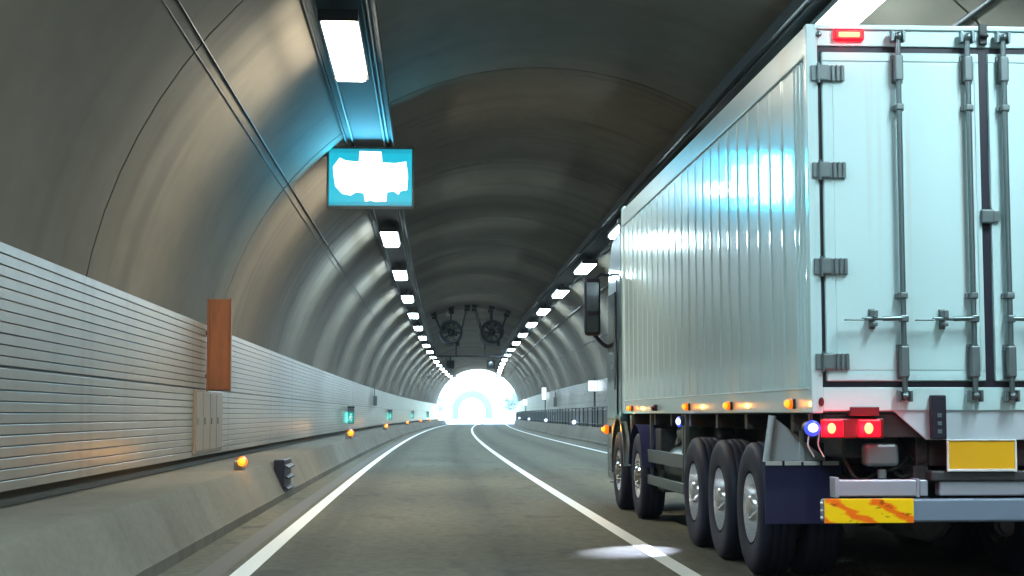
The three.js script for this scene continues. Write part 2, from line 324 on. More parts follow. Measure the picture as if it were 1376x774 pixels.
// ---------------------------------------------------------------- hanging cyan sign
function canvasTex(w, h, draw) { const c = document.createElement('canvas'); c.width = w; c.height = h; draw(c.getContext('2d'), w, h); const t = new THREE.CanvasTexture(c); t.colorSpace = THREE.SRGBColorSpace; return t; }
{
  const o = thing('hanging_sign', 'glowing cyan and white sign box hanging under the cable tray', 'sign', at(-0.99, 4.90, 27.7));
  const face = canvasTex(512, 364, (g, w, h) => {
    g.fillStyle = '#0a5c6a'; g.fillRect(0, 0, w, h);
    g.fillStyle = '#084e5c'; g.fillRect(0, 0, w, 26); g.fillRect(0, h - 24, w, 24);
    g.fillStyle = '#ffffff'; g.beginPath();  // white shape draws the burnt-out glare of the sign print
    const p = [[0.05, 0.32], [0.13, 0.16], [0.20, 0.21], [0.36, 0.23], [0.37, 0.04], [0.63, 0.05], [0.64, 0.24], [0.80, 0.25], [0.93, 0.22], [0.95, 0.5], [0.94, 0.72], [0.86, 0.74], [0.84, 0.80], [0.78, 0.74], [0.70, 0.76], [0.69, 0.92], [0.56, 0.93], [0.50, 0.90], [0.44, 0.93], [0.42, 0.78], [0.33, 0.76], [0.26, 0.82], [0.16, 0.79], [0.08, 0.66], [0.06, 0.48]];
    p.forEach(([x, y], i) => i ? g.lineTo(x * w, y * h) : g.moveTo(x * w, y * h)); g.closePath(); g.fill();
  });
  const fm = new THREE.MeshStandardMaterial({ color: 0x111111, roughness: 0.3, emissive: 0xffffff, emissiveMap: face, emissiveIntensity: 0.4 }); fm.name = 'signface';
  mesh('case', rbox(-0.76, 0.76, 0, 1.07, -0.13, 0.13, 0.02), M.greybox, o);
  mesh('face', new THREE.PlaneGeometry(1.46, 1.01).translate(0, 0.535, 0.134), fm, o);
  mesh('frame', [box(-0.77, 0.77, -0.005, 0.03, 0.125, 0.15), box(-0.77, 0.77, 1.04, 1.075, 0.125, 0.15), box(-0.77, -0.735, 0.03, 1.04, 0.125, 0.15), box(0.735, 0.77, 0.03, 1.04, 0.125, 0.15)], M.galv, o);
  for (const x of [-0.32, 0.32]) mesh('bracket', rbox(x - 0.03, x + 0.03, 1.06, 1.21, -0.05, 0.05, 0.006), M.darkmetal, o);
  const l = new THREE.RectAreaLight(C(0.01, 0.52, 0.85), 2.0, 1.44, 1.0); l.name = 'sign_light'; l.position.set(0, 0.535, 0.15); l.rotation.y = Math.PI; o.add(l);
}
// ---------------------------------------------------------------- jet fans
function makeFan() {
  const g = new THREE.Group(), L = 1.9, R = 0.62;
  const shell = lathe([[R - 0.10, -L], [R - 0.02, -L - 0.06], [R + 0.03, -L], [R + 0.03, -0.55], [R, -0.5], [R, 0.5], [R + 0.03, 0.55], [R + 0.03, L], [R - 0.02, L + 0.06], [R - 0.10, L], [R - 0.12, L - 0.3], [R - 0.12, -L + 0.3], [R - 0.10, -L]], 36).rotateX(Math.PI / 2);
  mesh('casing', shell, M.fanmetal, g);
  for (const z of [-L + 0.4, 0, L - 0.4]) mesh('band', new THREE.TorusGeometry(R + 0.035, 0.02, 6, 32).translate(0, 0, z), M.greybox, g);
  mesh('hub', lathe([[0, 0.75], [0.10, 0.72], [0.19, 0.6], [0.20, 0.3], [0.20, -0.6], [0, -0.6]], 24).rotateX(Math.PI / 2).translate(0, 0, L - 0.9), M.fanmetal, g);
  for (let k = 0; k < 8; k++) {
    const b = new THREE.BoxGeometry(0.15, R - 0.32, 0.02).rotateY(0.7).translate(0, 0.36, 0).rotateZ(k * Math.PI / 4).translate(0, 0, L - 0.7); mesh('blade', b, M.greybox, g);
  }
  for (let k = 0; k < 3; k++) mesh('motor_strut', box(-0.02, 0.02, 0.18, R - 0.11, -0.05, 0.05).rotateZ(k * 2.094 + 0.4).translate(0, 0, L - 0.35), M.fanmetal, g);
  return g;
}
const fan0 = makeFan();
[[0.72, 5.78, 'round dark jet fan under the vault beside the tray with the cyan sign'], [2.98, 5.80, 'round dark jet fan under the vault on the truck lane side']].forEach(([x, y, label]) => {
  const o = fan0.clone(); o.name = numbered('jet_fan'); scene.add(o); o.position.set(...at(x, y, 88)); o.rotation.y = heading(88); tag(o, label, 'jet fan', 'jet fans hung from the vault');
  for (const z of [1.5, -1.5]) for (const [dx, hx] of [[-0.95, -0.58], [0, 0], [0.9, 0.58]]) {
    const top = CY + Math.sqrt(RAD * RAD - (x + dx - CX) ** 2) - y, bot = dx ? 0.20 : 0.63;
    mesh('hanger_arm', rod([hx, bot, z], [dx, top + 0.02, z], dx ? 0.03 : 0.045, 8), M.fanmetal, o);
    mesh('anchor_plate', rbox(dx - 0.15, dx + 0.15, top - 0.16, top + 0.05, z - 0.14, z + 0.14, 0.02), M.fanmetal, o);
  }
  mesh('lug', rbox(0.25, 0.45, -0.78, -0.5, 1.2, 1.6, 0.02), M.fanmetal, o);
});
// ---------------------------------------------------------------- lane signal gantry
{
  const S = 112, o = thing('signal_gantry', 'dark horizontal bar behind the jet fans carrying two signal boxes', 'gantry', at(0, 5.40, S));
  mesh('crossbar', rbox(-0.72, 4.55, -0.05, 0.05, -0.05, 0.05, 0.01), M.fanmetal, o);
  for (const x of [0.93, 2.98]) mesh('drop_post', rod([x, 0, 0], [x, CY + Math.sqrt(RAD * RAD - (x - CX) ** 2) - 5.38, 0], 0.05, 8), M.fanmetal, o);
  for (const x of [-0.66, 4.49]) mesh('end_post', rod([x, 0, 0], [x, 0.64, 0], 0.035, 8), M.fanmetal, o);
  [[0.52, 'dark square signal box under the gantry bar, beside the tray with the cyan sign'], [3.42, 'dark square signal box under the gantry bar, over the truck lane']].forEach(([x, label]) => {
    const b = thing('signal_box', label, 'signal', at(x, 4.52, S), 'signal boxes on the gantry');
    mesh('case', rbox(-0.28, 0.28, 0, 0.56, -0.1, 0.1, 0.02), M.fanmetal, b);
    mesh('hood', [box(-0.29, 0.29, 0.56, 0.58, 0.09, 0.24), box(-0.29, -0.27, 0.1, 0.56, 0.09, 0.22), box(0.27, 0.29, 0.1, 0.56, 0.09, 0.22)], M.fanmetal, b);
    mesh('lens', new THREE.CylinderGeometry(0.2, 0.2, 0.02, 24).rotateX(Math.PI / 2).translate(0, 0.29, 0.11), M.glass, b);
    mesh('bracket', box(-0.05, 0.05, 0.58, 0.84, -0.03, 0.03), M.fanmetal, b);
  });
}
// ---------------------------------------------------------------- markers and small lights
function marker(name, label, group, p, glowM, coreM, color, inten, dir, size) {
  const o = thing(name, label, 'marker light', p, group);
  mesh('housing', rbox(-0.05 * size, 0.05 * size, 0, 0.10 * size, -0.12 * size, 0.12 * size, 0.02), M.greybox, o);
  mesh('lens', new THREE.SphereGeometry(0.075 * size, 16, 10).scale(0.7, 0.75, 1.25).translate(dir * 0.03 * size, 0.085 * size, 0.06 * size), glowM, o);
  mesh('lens_core', new THREE.SphereGeometry(0.05 * size, 12, 8).scale(0.8, 0.8, 1.1).translate(dir * 0.03 * size, 0.085 * size, 0.125 * size), coreM, o);
  const l = new THREE.PointLight(color, inten); l.name = 'marker_glow'; l.position.set(dir * 0.10 * size, 0.2 * size, 0.26 * size); l.castShadow = true; o.add(l);
}
for (const s of [20.6, 46.7, 74.9, 107, 136, 160, 184]) marker('amber_marker', s < 30 ? 'small glowing amber marker on the kerb beside the black louvred box' : 'small glowing amber marker on the kerb barrier edge beyond the rust orange sign', 'amber markers along the kerb barrier', at(-2.38, 0.545, s), M.amber, M.ambercore, C(1, 0.42, 0.05), 0.05, 1, s < 30 ? 1.3 : 2.0);
for (const s of [80, 105.7, 135.6, 170]) marker('white_marker', 'small glowing white marker on the barrier under the dark railing', 'white markers along the railing barrier', at(7.06, 0.69, s), M.whiteglow, M.bluewhite, C(0.75, 0.88, 1), 0.06, -1, 2.0);
const exitTex = canvasTex(64, 96, (g, w, h) => {
  g.fillStyle = '#00a89c'; g.fillRect(0, 0, w, h); g.fillStyle = '#d8fff4'; g.strokeStyle = '#d8fff4'; g.lineCap = 'round';
  g.beginPath(); g.arc(38, 18, 8, 0, 7); g.fill(); g.lineWidth = 11; g.beginPath(); g.moveTo(36, 32); g.lineTo(30, 54); g.stroke();
  g.lineWidth = 7; g.beginPath(); g.moveTo(30, 54); g.lineTo(44, 66); g.lineTo(40, 84); g.moveTo(30, 54); g.lineTo(22, 70); g.lineTo(8, 74); g.moveTo(36, 34); g.lineTo(50, 46); g.moveTo(36, 34); g.lineTo(20, 44); g.stroke();
});
const exitMat = new THREE.MeshStandardMaterial({ color: 0x111111, roughness: 0.3, emissive: 0xffffff, emissiveMap: exitTex, emissiveIntensity: 0.08 }); exitMat.name = 'exitface';
for (const s of [60.8, 99.2, 139, 176]) {
  const o = thing('exit_guide_light', 'small green lit exit sign box standing out from the ribbed panels', 'sign', at(-3.20, 0.92, s), 'green exit signs on the ribbed wall');
  mesh('case', rbox(-0.10, 0.20, 0, 0.62, -0.10, 0.10, 0.02), M.greybox, o);
  mesh('face', new THREE.PlaneGeometry(0.26, 0.40).translate(0.05, 0.23, 0.104), exitMat, o);
  mesh('top_cap', rbox(-0.11, 0.21, 0.60, 0.66, -0.11, 0.115, 0.01), M.darkmetal, o);
  const l = new THREE.RectAreaLight(C(0.1, 0.95, 0.85), 0.4, 0.24, 0.4); l.name = 'sign_light'; l.position.set(0.05, 0.23, 0.12); l.rotation.y = Math.PI; o.add(l);
}
[[70.3, 2.28, 0.50, 0.44, 'square glowing white sign box on a post behind the railing'], [109.7, 2.28, 0.86, 0.34, 'tall glowing white sign box on a post behind the railing'], [150, 2.10, 0.62, 0.40, 'small far glowing white sign box on a post near the tunnel mouth']].forEach(([s, y, h, w, label]) => {
  const o = thing('wall_sign', label, 'sign', at(7.18, 0.66, s));
  mesh('post', rbox(-0.04, 0.04, 0, y - 0.66 + h + 0.12, -0.06, 0.02, 0.01), M.darkmetal, o);
  mesh('base_plate', rbox(-0.08, 0.08, 0, 0.03, -0.1, 0.06, 0.005), M.darkmetal, o);
  mesh('case', rbox(-w / 2 - 0.10, w / 2 - 0.10, y - 0.66, y - 0.66 + h, 0.02, 0.16, 0.02), M.greybox, o);
  mesh('face', new THREE.PlaneGeometry(w - 0.05, h - 0.05).translate(-0.10, y - 0.66 + h / 2, 0.164), M.whiteglow, o);
  const l = new THREE.RectAreaLight(C(0.72, 0.86, 1), 0.22, w - 0.06, h - 0.06); l.name = 'sign_light'; l.position.set(-0.10, y - 0.66 + h / 2, 0.18); l.rotation.y = Math.PI; o.add(l);
});
{
  let o = thing('wall_box', 'narrow dark equipment box on the ribbed panels above the amber markers', 'box', at(-3.25, 1.72, 81.5));
  mesh('case', rbox(-0.02, 0.18, 0, 0.5, -0.16, 0.16, 0.02), M.greybox, o); mesh('conduit', rod([0.05, 0.5, 0], [0.05, 0.95, 0], 0.025), M.cable, o);
  o = thing('wall_box', 'narrow dark equipment box on the panels behind the railing', 'box', at(7.29, 1.75, 98.6));
  mesh('case', rbox(-0.18, 0.02, 0, 0.6, -0.16, 0.16, 0.02), M.greybox, o); mesh('conduit', rod([-0.05, 0.6, 0], [-0.05, 1.05, 0], 0.025), M.cable, o);
  o = thing('projecting_sign', 'tall narrow rust orange sign projecting from the wall above panels', 'sign', at(-3.24, 1.62, 23.6));
  mesh('board', rbox(0.02, 0.34, 0, 1.36, -0.05, 0.05, 0.02), M.rust, o);
  mesh('edge_trim', [box(0.0, 0.025, -0.01, 1.37, -0.06, 0.06), box(0.335, 0.355, -0.01, 1.37, -0.06, 0.06)], M.rust, o);
  for (const y of [0.18, 0.82]) mesh('bracket', rbox(-0.02, 0.04, y, y + 0.06, -0.03, 0.03, 0.006), M.darkmetal, o);
  o = thing('hydrant_cabinet', 'pale brown wall cabinet below the rust orange projecting sign', 'cabinet', at(-3.30, 0.70, 23.9));
  mesh('case', rbox(0, 0.065, 0, 0.92, -1.5, 1.5, 0.015), M.palebrown, o);
  for (const z of [-1.11, -0.37, 0.37, 1.11]) { mesh('door', rbox(0.06, 0.078, 0.04, 0.88, z - 0.35, z + 0.35, 0.008), M.palebrown, o); mesh('handle', rbox(0.076, 0.094, 0.42, 0.52, z + 0.24, z + 0.26, 0.006), M.galv, o); }
  o = thing('louvre_box', 'black louvred box fixed to the face of the kerb barrier', 'box', at(-2.16, 0.07, 24.4));
  mesh('case', rbox(-0.10, 0.06, 0, 0.52, -0.62, 0.62, 0.02), M.gasket, o);
  for (let k = 0; k < 3; k++) mesh('slat', box(-0.02, 0.05, -0.01, 0.01, -0.58, 0.58).rotateZ(-0.5).translate(0.075, 0.10 + k * 0.16, 0), M.rubber, o);
}
// ---------------------------------------------------------------- truck
const TX = 2.6805 + 1.25, TZ = -10.6458;
const truck = thing('truck', 'white box truck with fluted sides and closed rear doors driving through the tunnel', 'truck', [TX, 0, TZ]);
const T = (name, geos, mat, parent = truck) => mesh(name, geos, mat, parent);
const HW = 1.25, TOP = 3.975, BOT = 1.27, LEN = 10.1;          // box half width, heights, length; u forward = -z
{
  // box carcass
  const b = T('cargo_box', [box(-HW + 0.03, HW - 0.03, TOP - 0.06, TOP - 0.012, -LEN + 0.02, -0.05), box(-HW + 0.03, HW - 0.03, BOT + 0.01, BOT + 0.08, -LEN + 0.02, -0.05), box(-HW + 0.03, HW - 0.03, BOT + 0.08, TOP - 0.06, -LEN + 0.02, -LEN + 0.06), box(-HW + 0.032, -HW + 0.06, BOT + 0.05, TOP - 0.03, -LEN + 0.02, -0.05), box(HW - 0.06, HW - 0.032, BOT + 0.05, TOP - 0.03, -LEN + 0.02, -0.05)], M.boxside);
  for (const sg of [-1, 1]) {
    const X = sg * HW, out = (d) => X + sg * d;
    // fluted side panels, each one a strip with ripples and a raised seam bead
    const y0 = 1.435, y1 = 3.765, n = 23, u0 = 0.42, w = (LEN - 0.16 - u0) / n;
    const widths = [[0.10, 0.20], [0.20, 0.31], [0.31, 0.42]]; for (let k = 0; k < n; k++) widths.push([u0 + k * w, u0 + (k + 1) * w]);
    widths.forEach(([a, c], pi) => {
      const q = [], m = 26; for (let i = 0; i <= m; i++) {
        const f = i / m, e = Math.min(f, 1 - f) * (c - a);
        let d = -0.012 + 0.00012 * Math.sin(f * Math.PI * 6 + pi) + 0.00022 * Math.sin(f * Math.PI * 2 + pi * 2.1) + 0.0005 * Math.sin(Math.PI * f);
        if (e < 0.022) d = -0.012 + 0.011 * Math.cos(Math.min(1, Math.abs(e - 0.010) / 0.012) * Math.PI / 2);
        if (e < 0.0015) d = -0.006;
        q.push([out(d), -(a + f * (c - a))]);
      }
      const rows = [y0, (y0 + y1) / 2, y1].map(y => q.map(([x, z]) => [x, y, z]));
      T('side_panel', grid(rows, (i, j) => [-q[j][1], [0, 1.1, 2.3][i]], 1.2), M.boxside, b);
    });
    T('top_rail', [rbox(out(-0.05), out(0.002), 3.755, TOP, -LEN, -0.075, 0.012), rbox(out(-0.03), out(0.012), 3.752, 3.775, -LEN, -0.075, 0.004)], M.boxside, b);
    T('bottom_rail', [rbox(out(-0.05), out(0.002), BOT, 1.445, -LEN, -0.075, 0.008), rbox(out(-0.03), out(0.010), 1.432, 1.446, -LEN, -0.075, 0.003)], M.boxside, b);
    T('corner_post', rbox(out(-0.075), out(0.006), BOT - 0.002, TOP + 0.004, -0.074, 0.006, 0.01), M.boxside, b);
    T('front_post', rbox(out(-0.05), out(0.010), BOT, TOP + 0.05, -LEN - 0.02, -LEN + 0.17, 0.03), M.boxside, b);
    for (const u of [0.52, 2.80, 4.93, 7.12, 9.16]) {
      const lit = !(u > 7 && u < 8), l = T('marker_lamp', rbox(out(0.0), out(0.022), 1.30, 1.37, -u - 0.055, -u + 0.055, 0.008), M.darkmetal);
      const lm = T('lens', new THREE.SphereGeometry(0.05, 16, 10).scale(0.7, 0.75, 1).translate(out(0.03), 1.335, -u), lit ? M.amber : M.darkred, l); if (lit) T('bulb', new THREE.SphereGeometry(0.028, 12, 8).translate(out(0.052), 1.337, -u + 0.018), M.ambercore, l);
      if (lit && sg < 0) { const p = new THREE.PointLight(C(1, 0.40, 0.04), 0.005); p.name = 'marker_glow'; p.position.set(out(0.14), 1.335, -u); p.castShadow = true; truck.add(p); }
    }
  }
  T('roof_edge', rbox(-HW + 0.05, HW - 0.05, TOP - 0.035, TOP + 0.002, -0.075, 0.012, 0.008), M.boxdoor, b);
  T('header', rbox(-HW + 0.075, HW - 0.075, 3.826, TOP - 0.036, -0.07, -0.004, 0.006), M.boxdoor, b);
  T('sill', rbox(-HW + 0.075, HW - 0.075, 1.285, 1.445, -0.07, -0.002, 0.006), M.boxdoor, b);
  T('gasket', [box(-1.19, 1.19, 3.785, 3.825, -0.07, -0.02), box(-1.19, 1.19, 1.446, 1.485, -0.07, -0.02), box(-1.19, -1.15, 1.485, 3.785, -0.07, -0.02), box(1.15, 1.19, 1.485, 3.785, -0.07, -0.02), box(-0.028, 0.028, 1.485, 3.785, -0.07, -0.018)], M.gasket, b);
  for (const x of [-1.195, 1.195]) T('corner_bolt', new THREE.SphereGeometry(0.022, 12, 8).scale(1, 1, 0.6).translate(x + (x < 0 ? 0.03 : -0.03), 3.905, 0.008), M.steel, b);
  for (const x of [-1, 1]) { // roof marker lamps
    const m = T('roof_marker', rbox(x * 0.955 - 0.11, x * 0.955 + 0.11, 3.855, 3.945, -0.01, 0.03, 0.02), M.red);
    T('bulb', rbox(x * 0.955 - 0.075, x * 0.955 + 0.075, 3.882, 3.918, 0.02, 0.038, 0.008), M.redcore, m);
    const p = new THREE.PointLight(C(1, 0.03, 0.04), 0.008); p.name = 'marker_glow'; p.position.set(x * 0.955, 3.895, 0.14); p.castShadow = true; truck.add(p);
  }
  // doors
  for (const sg of [-1, 1]) {
    const a = sg < 0 ? -1.148 : 0.03, c = sg < 0 ? -0.03 : 1.148;
    const d = T('rear_door', rbox(a, c, 1.487, 3.783, -0.06, 0.0, 0.012), M.boxdoor);
    const e = 0.035, f = 0.075;
    T('panel', rbox(a + f, c - f, 1.487 + f, 3.783 - f, -0.02, 0.003, 0.004), M.boxdoor, d);
    T('edge_trim', [box(a + 0.006, c - 0.006, 3.783 - f + 0.012, 3.776, -0.01, 0.007), box(a + 0.006, c - 0.006, 1.494, 1.487 + f - 0.022, -0.01, 0.006), box(a + 0.006, a + e, 1.487 + f, 3.783 - f, -0.01, 0.006), box(c - e, c - 0.006, 1.487 + f, 3.783 - f, -0.01, 0.006)], M.boxdoor, d);
    for (const y of [3.627, 2.946, 2.277, 1.62]) {
      const hx = sg * 1.225, parts = [rbox(hx - sg * 0.0, hx - sg * 0.045, y - 0.055, y + 0.055, 0.004, 0.022, 0.005), rbox(hx - sg * 0.035, hx - sg * 0.125, y - 0.058, y + 0.058, 0.004, 0.04, 0.014), rbox(hx - sg * 0.12, hx - sg * 0.235, y - 0.055, y + 0.055, 0.004, 0.020, 0.005)];
      for (let k = 0; k < 3; k++) parts.push(rbox(hx - sg * (0.14 + k * 0.034), hx - sg * (0.158 + k * 0.034), y - 0.057, y + 0.057, 0.01, 0.032, 0.006));
      T('hinge', parts, M.galv, d);
      T('hinge_pin', rod([hx - sg * 0.05, y - 0.07, 0.03], [hx - sg * 0.05, y + 0.07, 0.03], 0.012, 8), M.steel, d);
    }
    for (const x of [sg * 0.62, sg * 0.128]) {
      T('lock_rod', rod([x, 1.41, 0.055], [x, 3.87, 0.055], 0.019, 14), M.steel, d);
      for (const [y, hh] of [[3.66, 0.10], [1.62, 0.12]]) {
        T('rod_guide', [rbox(x - 0.042, x + 0.042, y - hh, y + hh, 0.004, 0.022, 0.006), rbox(x - 0.03, x + 0.03, y - hh * 0.9, y + hh * 0.9, 0.018, 0.082, 0.012)], M.galv, d);
        const bolts = []; for (const sx of [-1, 1]) for (let k = -1; k <= 1; k++) bolts.push(new THREE.CylinderGeometry(0.007, 0.007, 0.012, 6).rotateX(Math.PI / 2).translate(x + sx * 0.036, y + k * hh * 0.7, 0.026)); T('guide_bolts', bolts, M.steel, d);
      }
      for (const y of [3.385, 2.075]) T('rod_clamp', [rbox(x - 0.044, x + 0.044, y - 0.018, y + 0.018, 0.004, 0.03, 0.005), rbox(x - 0.028, x + 0.028, y - 0.022, y + 0.022, 0.02, 0.085, 0.01)], M.galv, d);
      for (const y of [3.885, 1.385]) T('cam_keeper', [rbox(x - 0.038, x + 0.038, y - 0.03, y + 0.03, 0.0, 0.03, 0.008), rbox(x - 0.05, x - 0.03, y - 0.04, y + 0.04, 0.02, 0.075, 0.006), rbox(x + 0.03, x + 0.05, y - 0.04, y + 0.04, 0.02, 0.075, 0.006), new THREE.SphereGeometry(0.026, 10, 8).translate(x, y, 0.075)], M.steel, d);
      // swing handle with catch
      const hs = x === sg * 0.62 ? -sg : sg, dirx = sg < 0 ? -1 : 1;
      T('handle', [rod([x, 1.918, 0.075], [x + dirx * 0.15, 1.912, 0.085], 0.017, 8), rbox(x + dirx * 0.14, x + dirx * 0.30, 1.900, 1.924, 0.075, 0.095, 0.008), rbox(x + dirx * 0.29, x + dirx * 0.42, 1.898, 1.908, 0.070, 0.11, 0.004), rbox(x - 0.03, x + 0.03, 1.89, 1.94, 0.03, 0.09, 0.01)], M.steel, d);
      T('handle_catch', [rbox(x + dirx * 0.185, x + dirx * 0.232, 1.845, 1.985, 0.004, 0.02, 0.006), rbox(x + dirx * 0.19, x + dirx * 0.226, 1.915, 1.972, 0.02, 0.11, 0.008), rbox(x + dirx * 0.19, x + dirx * 0.226, 1.86, 1.888, 0.02, 0.10, 0.008)], M.galv, d);
    }
  }
  T('centre_latch', [rbox(-0.05, 0.045, 2.58, 2.68, 0.004, 0.04, 0.015), rbox(0.04, 0.085, 2.59, 2.67, 0.004, 0.03, 0.008)], M.galv);
  T('top_latch', [rbox(-0.028, 0.028, 3.84, 3.99, -0.004, 0.03, 0.01), new THREE.SphereGeometry(0.03, 12, 8).scale(1.2, 0.6, 1).translate(0, 3.90, 0.035)], M.darkmetal);
}
// chassis
{
  const ch = T('chassis', [rbox(-0.46, -0.37, 0.86, 1.14, -11.2, -0.25, 0.01), rbox(0.37, 0.46, 0.86, 1.14, -11.2, -0.25, 0.01), ...[0.3, 1.2, 2.5, 3.8, 5.4, 6.8, 8.2].map(u => box(-0.37, 0.37, 0.9, 1.08, -u - 0.06, -u + 0.06)), ...[0.8, 2.45, 3.75, 5.2, 6.4, 7.6, 9.4].map(u => box(-1.2, 1.2, 1.14, 1.262, -u - 0.05, -u + 0.05))], M.chassis);
  T('subframe', [box(-0.5, -0.36, 1.142, 1.268, -10, -0.2), box(0.36, 0.5, 1.142, 1.268, -10, -0.2)], M.chassis, ch);
  for (const u of [1.8, 3.1, 4.4]) {
    T('axle', [rod([-1.05, 0.52, -u], [1.05, 0.52, -u], 0.085, 14), new THREE.SphereGeometry(0.26, 20, 14).scale(1, 0.95, 0.9).translate(0, 0.52, -u), rod([-0.55, 0.52, -u], [0.55, 0.52, -u], 0.13, 14)], M.chassis, ch);
    for (const x of [-0.42, 0.42]) T('leaf_spring', [0, 1, 2, 3].map(k => box(x - 0.045, x + 0.045, 0.66 + k * 0.026, 0.682 + k * 0.026, -u - 0.62 + k * 0.03, -u + 0.62 - k * 0.03)), M.chassis, ch);
    for (const x of [-0.62, 0.62]) T('brake_chamber', [rod([x, 0.40, -u + 0.12], [x, 0.40, -u + 0.36], 0.09, 16), rod([x, 0.40, -u + 0.36], [x, 0.40, -u + 0.40], 0.06, 12)], M.chassis, ch);
  }
  for (const u of [8.5, 10.35]) T('front_axle', rod([-1.0, 0.48, -u], [1.0, 0.48, -u], 0.07, 12), M.chassis, ch);
  T('drive_shaft', rod([0, 0.62, -9.5], [0, 0.55, -4.6], 0.06, 12), M.chassis, ch);
  T('air_tank', [lathe([[0, -0.5], [0.09, -0.48], [0.15, -0.42], [0.15, 0.42], [0.09, 0.48], [0, 0.5]], 20).rotateX(Math.PI / 2).translate(-0.28, 0.50, -0.95)], M.chassis, ch);
  T('exhaust_box', rbox(-0.95, -0.55, 0.95, 1.16, -0.9, -0.35, 0.03), M.chassis, ch);
  // hoses, valves behind the rear bumper
  for (const [x, y] of [[-0.72, 0.95], [-0.62, 0.90], [-0.92, 0.88], [-0.5, 1.0]]) T('hose', tube([[x, y + 0.1, -0.5], [x + 0.06, y - 0.08, -0.25], [x + 0.2, y - 0.02, -0.3], [x + 0.3, y + 0.1, -0.6]], 0.014, 18, 6), M.cable, ch);
  T('valve_body', [rbox(-0.86, -0.62, 0.90, 1.06, -0.22, -0.10, 0.03), rod([-0.74, 0.88, -0.12], [-0.74, 0.82, -0.12], 0.03, 10)], M.galv, ch);
}
// wheels
const tyreGeo = lathe([[0.29, -0.13], [0.33, -0.142], [0.42, -0.148], [0.475, -0.140], [0.505, -0.122], [0.518, -0.095], [0.520, -0.065], [0.510, -0.062], [0.510, -0.052], [0.521, -0.049], [0.521, -0.006], [0.511, -0.004], [0.511, 0.004], [0.521, 0.006], [0.521, 0.049], [0.510, 0.052], [0.510, 0.062], [0.520, 0.065], [0.518, 0.095], [0.505, 0.122], [0.475, 0.140], [0.42, 0.148], [0.33, 0.142], [0.29, 0.13]], 56).rotateZ(Math.PI / 2);
const flangeGeo = lathe([[0.285, -0.13], [0.305, -0.14], [0.312, -0.130], [0.295, -0.115], [0.28, -0.10], [0.272, 0.0], [0.272, 0.13]], 48).rotateZ(-Math.PI / 2);
// discs: outward is -x
const dishGeo = lathe([[0.273, 0.06], [0.262, 0.09], [0.235, 0.115], [0.19, 0.12], [0.14, 0.118], [0.13, 0.115]], 48).rotateZ(Math.PI / 2);
const hubGeo = lathe([[0.13, 0.12], [0.125, 0.02], [0.11, -0.06], [0.085, -0.08], [0.0, -0.085]], 32).rotateZ(Math.PI / 2);
const frontDishGeo = lathe([[0.273, 0.05], [0.255, -0.02], [0.225, -0.07], [0.19, -0.085], [0.14, -0.08], [0.10, -0.11], [0.06, -0.135], [0, -0.14]], 48).rotateZ(Math.PI / 2);
const nutGeo = (r, x) => { const g = []; for (let k = 0; k < 10; k++) g.push(new THREE.CylinderGeometry(0.016, 0.018, 0.05, 6).rotateZ(Math.PI / 2).translate(x, r * Math.cos(k * 0.6283), r * Math.sin(k * 0.6283))); return join(g); };
const nutsRear = nutGeo(0.165, 0.0), nutsFront = nutGeo(0.165, 0.0);
function wheel(x, u, sg, kind) {
  const g = new THREE.Group(); g.name = 'wheel'; truck.add(g); g.position.set(x, 0.521, -u); if (sg > 0) g.rotation.y = Math.PI;
  T('tyre', tyreGeo.clone(), M.rubber, g);
  const f = T('rim', lathe([[0.286, -0.132], [0.300, -0.143], [0.308, -0.138], [0.296, -0.12], [0.276, -0.10], [0.272, 0.0], [0.272, 0.13]], 48).rotateZ(Math.PI / 2), M.rim, g);
  if (kind === 'inner') return;
  if (kind === 'rear') { T('disc', lathe([[0.273, -0.02], [0.262, 0.035], [0.235, 0.085], [0.19, 0.115], [0.14, 0.12], [0.12, 0.118]], 48).rotateZ(-Math.PI / 2), M.rim, g); T('hub', lathe([[0.125, 0.12], [0.12, -0.08], [0.10, -0.135], [0.07, -0.15], [0, -0.15]], 32).rotateZ(-Math.PI / 2), M.rim, g); T('wheel_nuts', nutsRear.clone().translate(0.095, 0, 0), M.steel, g); }
  else { T('disc', lathe([[0.273, 0.03], [0.255, -0.04], [0.225, -0.095], [0.19, -0.11], [0.14, -0.105], [0.12, -0.11]], 48).rotateZ(-Math.PI / 2), M.rim, g); T('hub', lathe([[0.12, -0.105], [0.10, -0.15], [0.06, -0.17], [0, -0.172]], 32).rotateZ(-Math.PI / 2), M.chrome, g); T('wheel_nuts', nutsFront.clone().translate(-0.125, 0, 0), M.chrome, g); }
}
// flip lathe discs so that negative y (outward) turns to -x
for (const u of [1.8, 3.1, 4.4]) for (const sg of [-1, 1]) { wheel(sg * (1.33 - 0.15), u, sg, 'rear'); wheel(sg * (1.33 - 0.15 - 0.345), u, sg, 'inner'); }
for (const u of [8.5, 10.35]) for (const sg of [-1, 1]) wheel(sg * (1.30 - 0.15), u, sg, 'front');
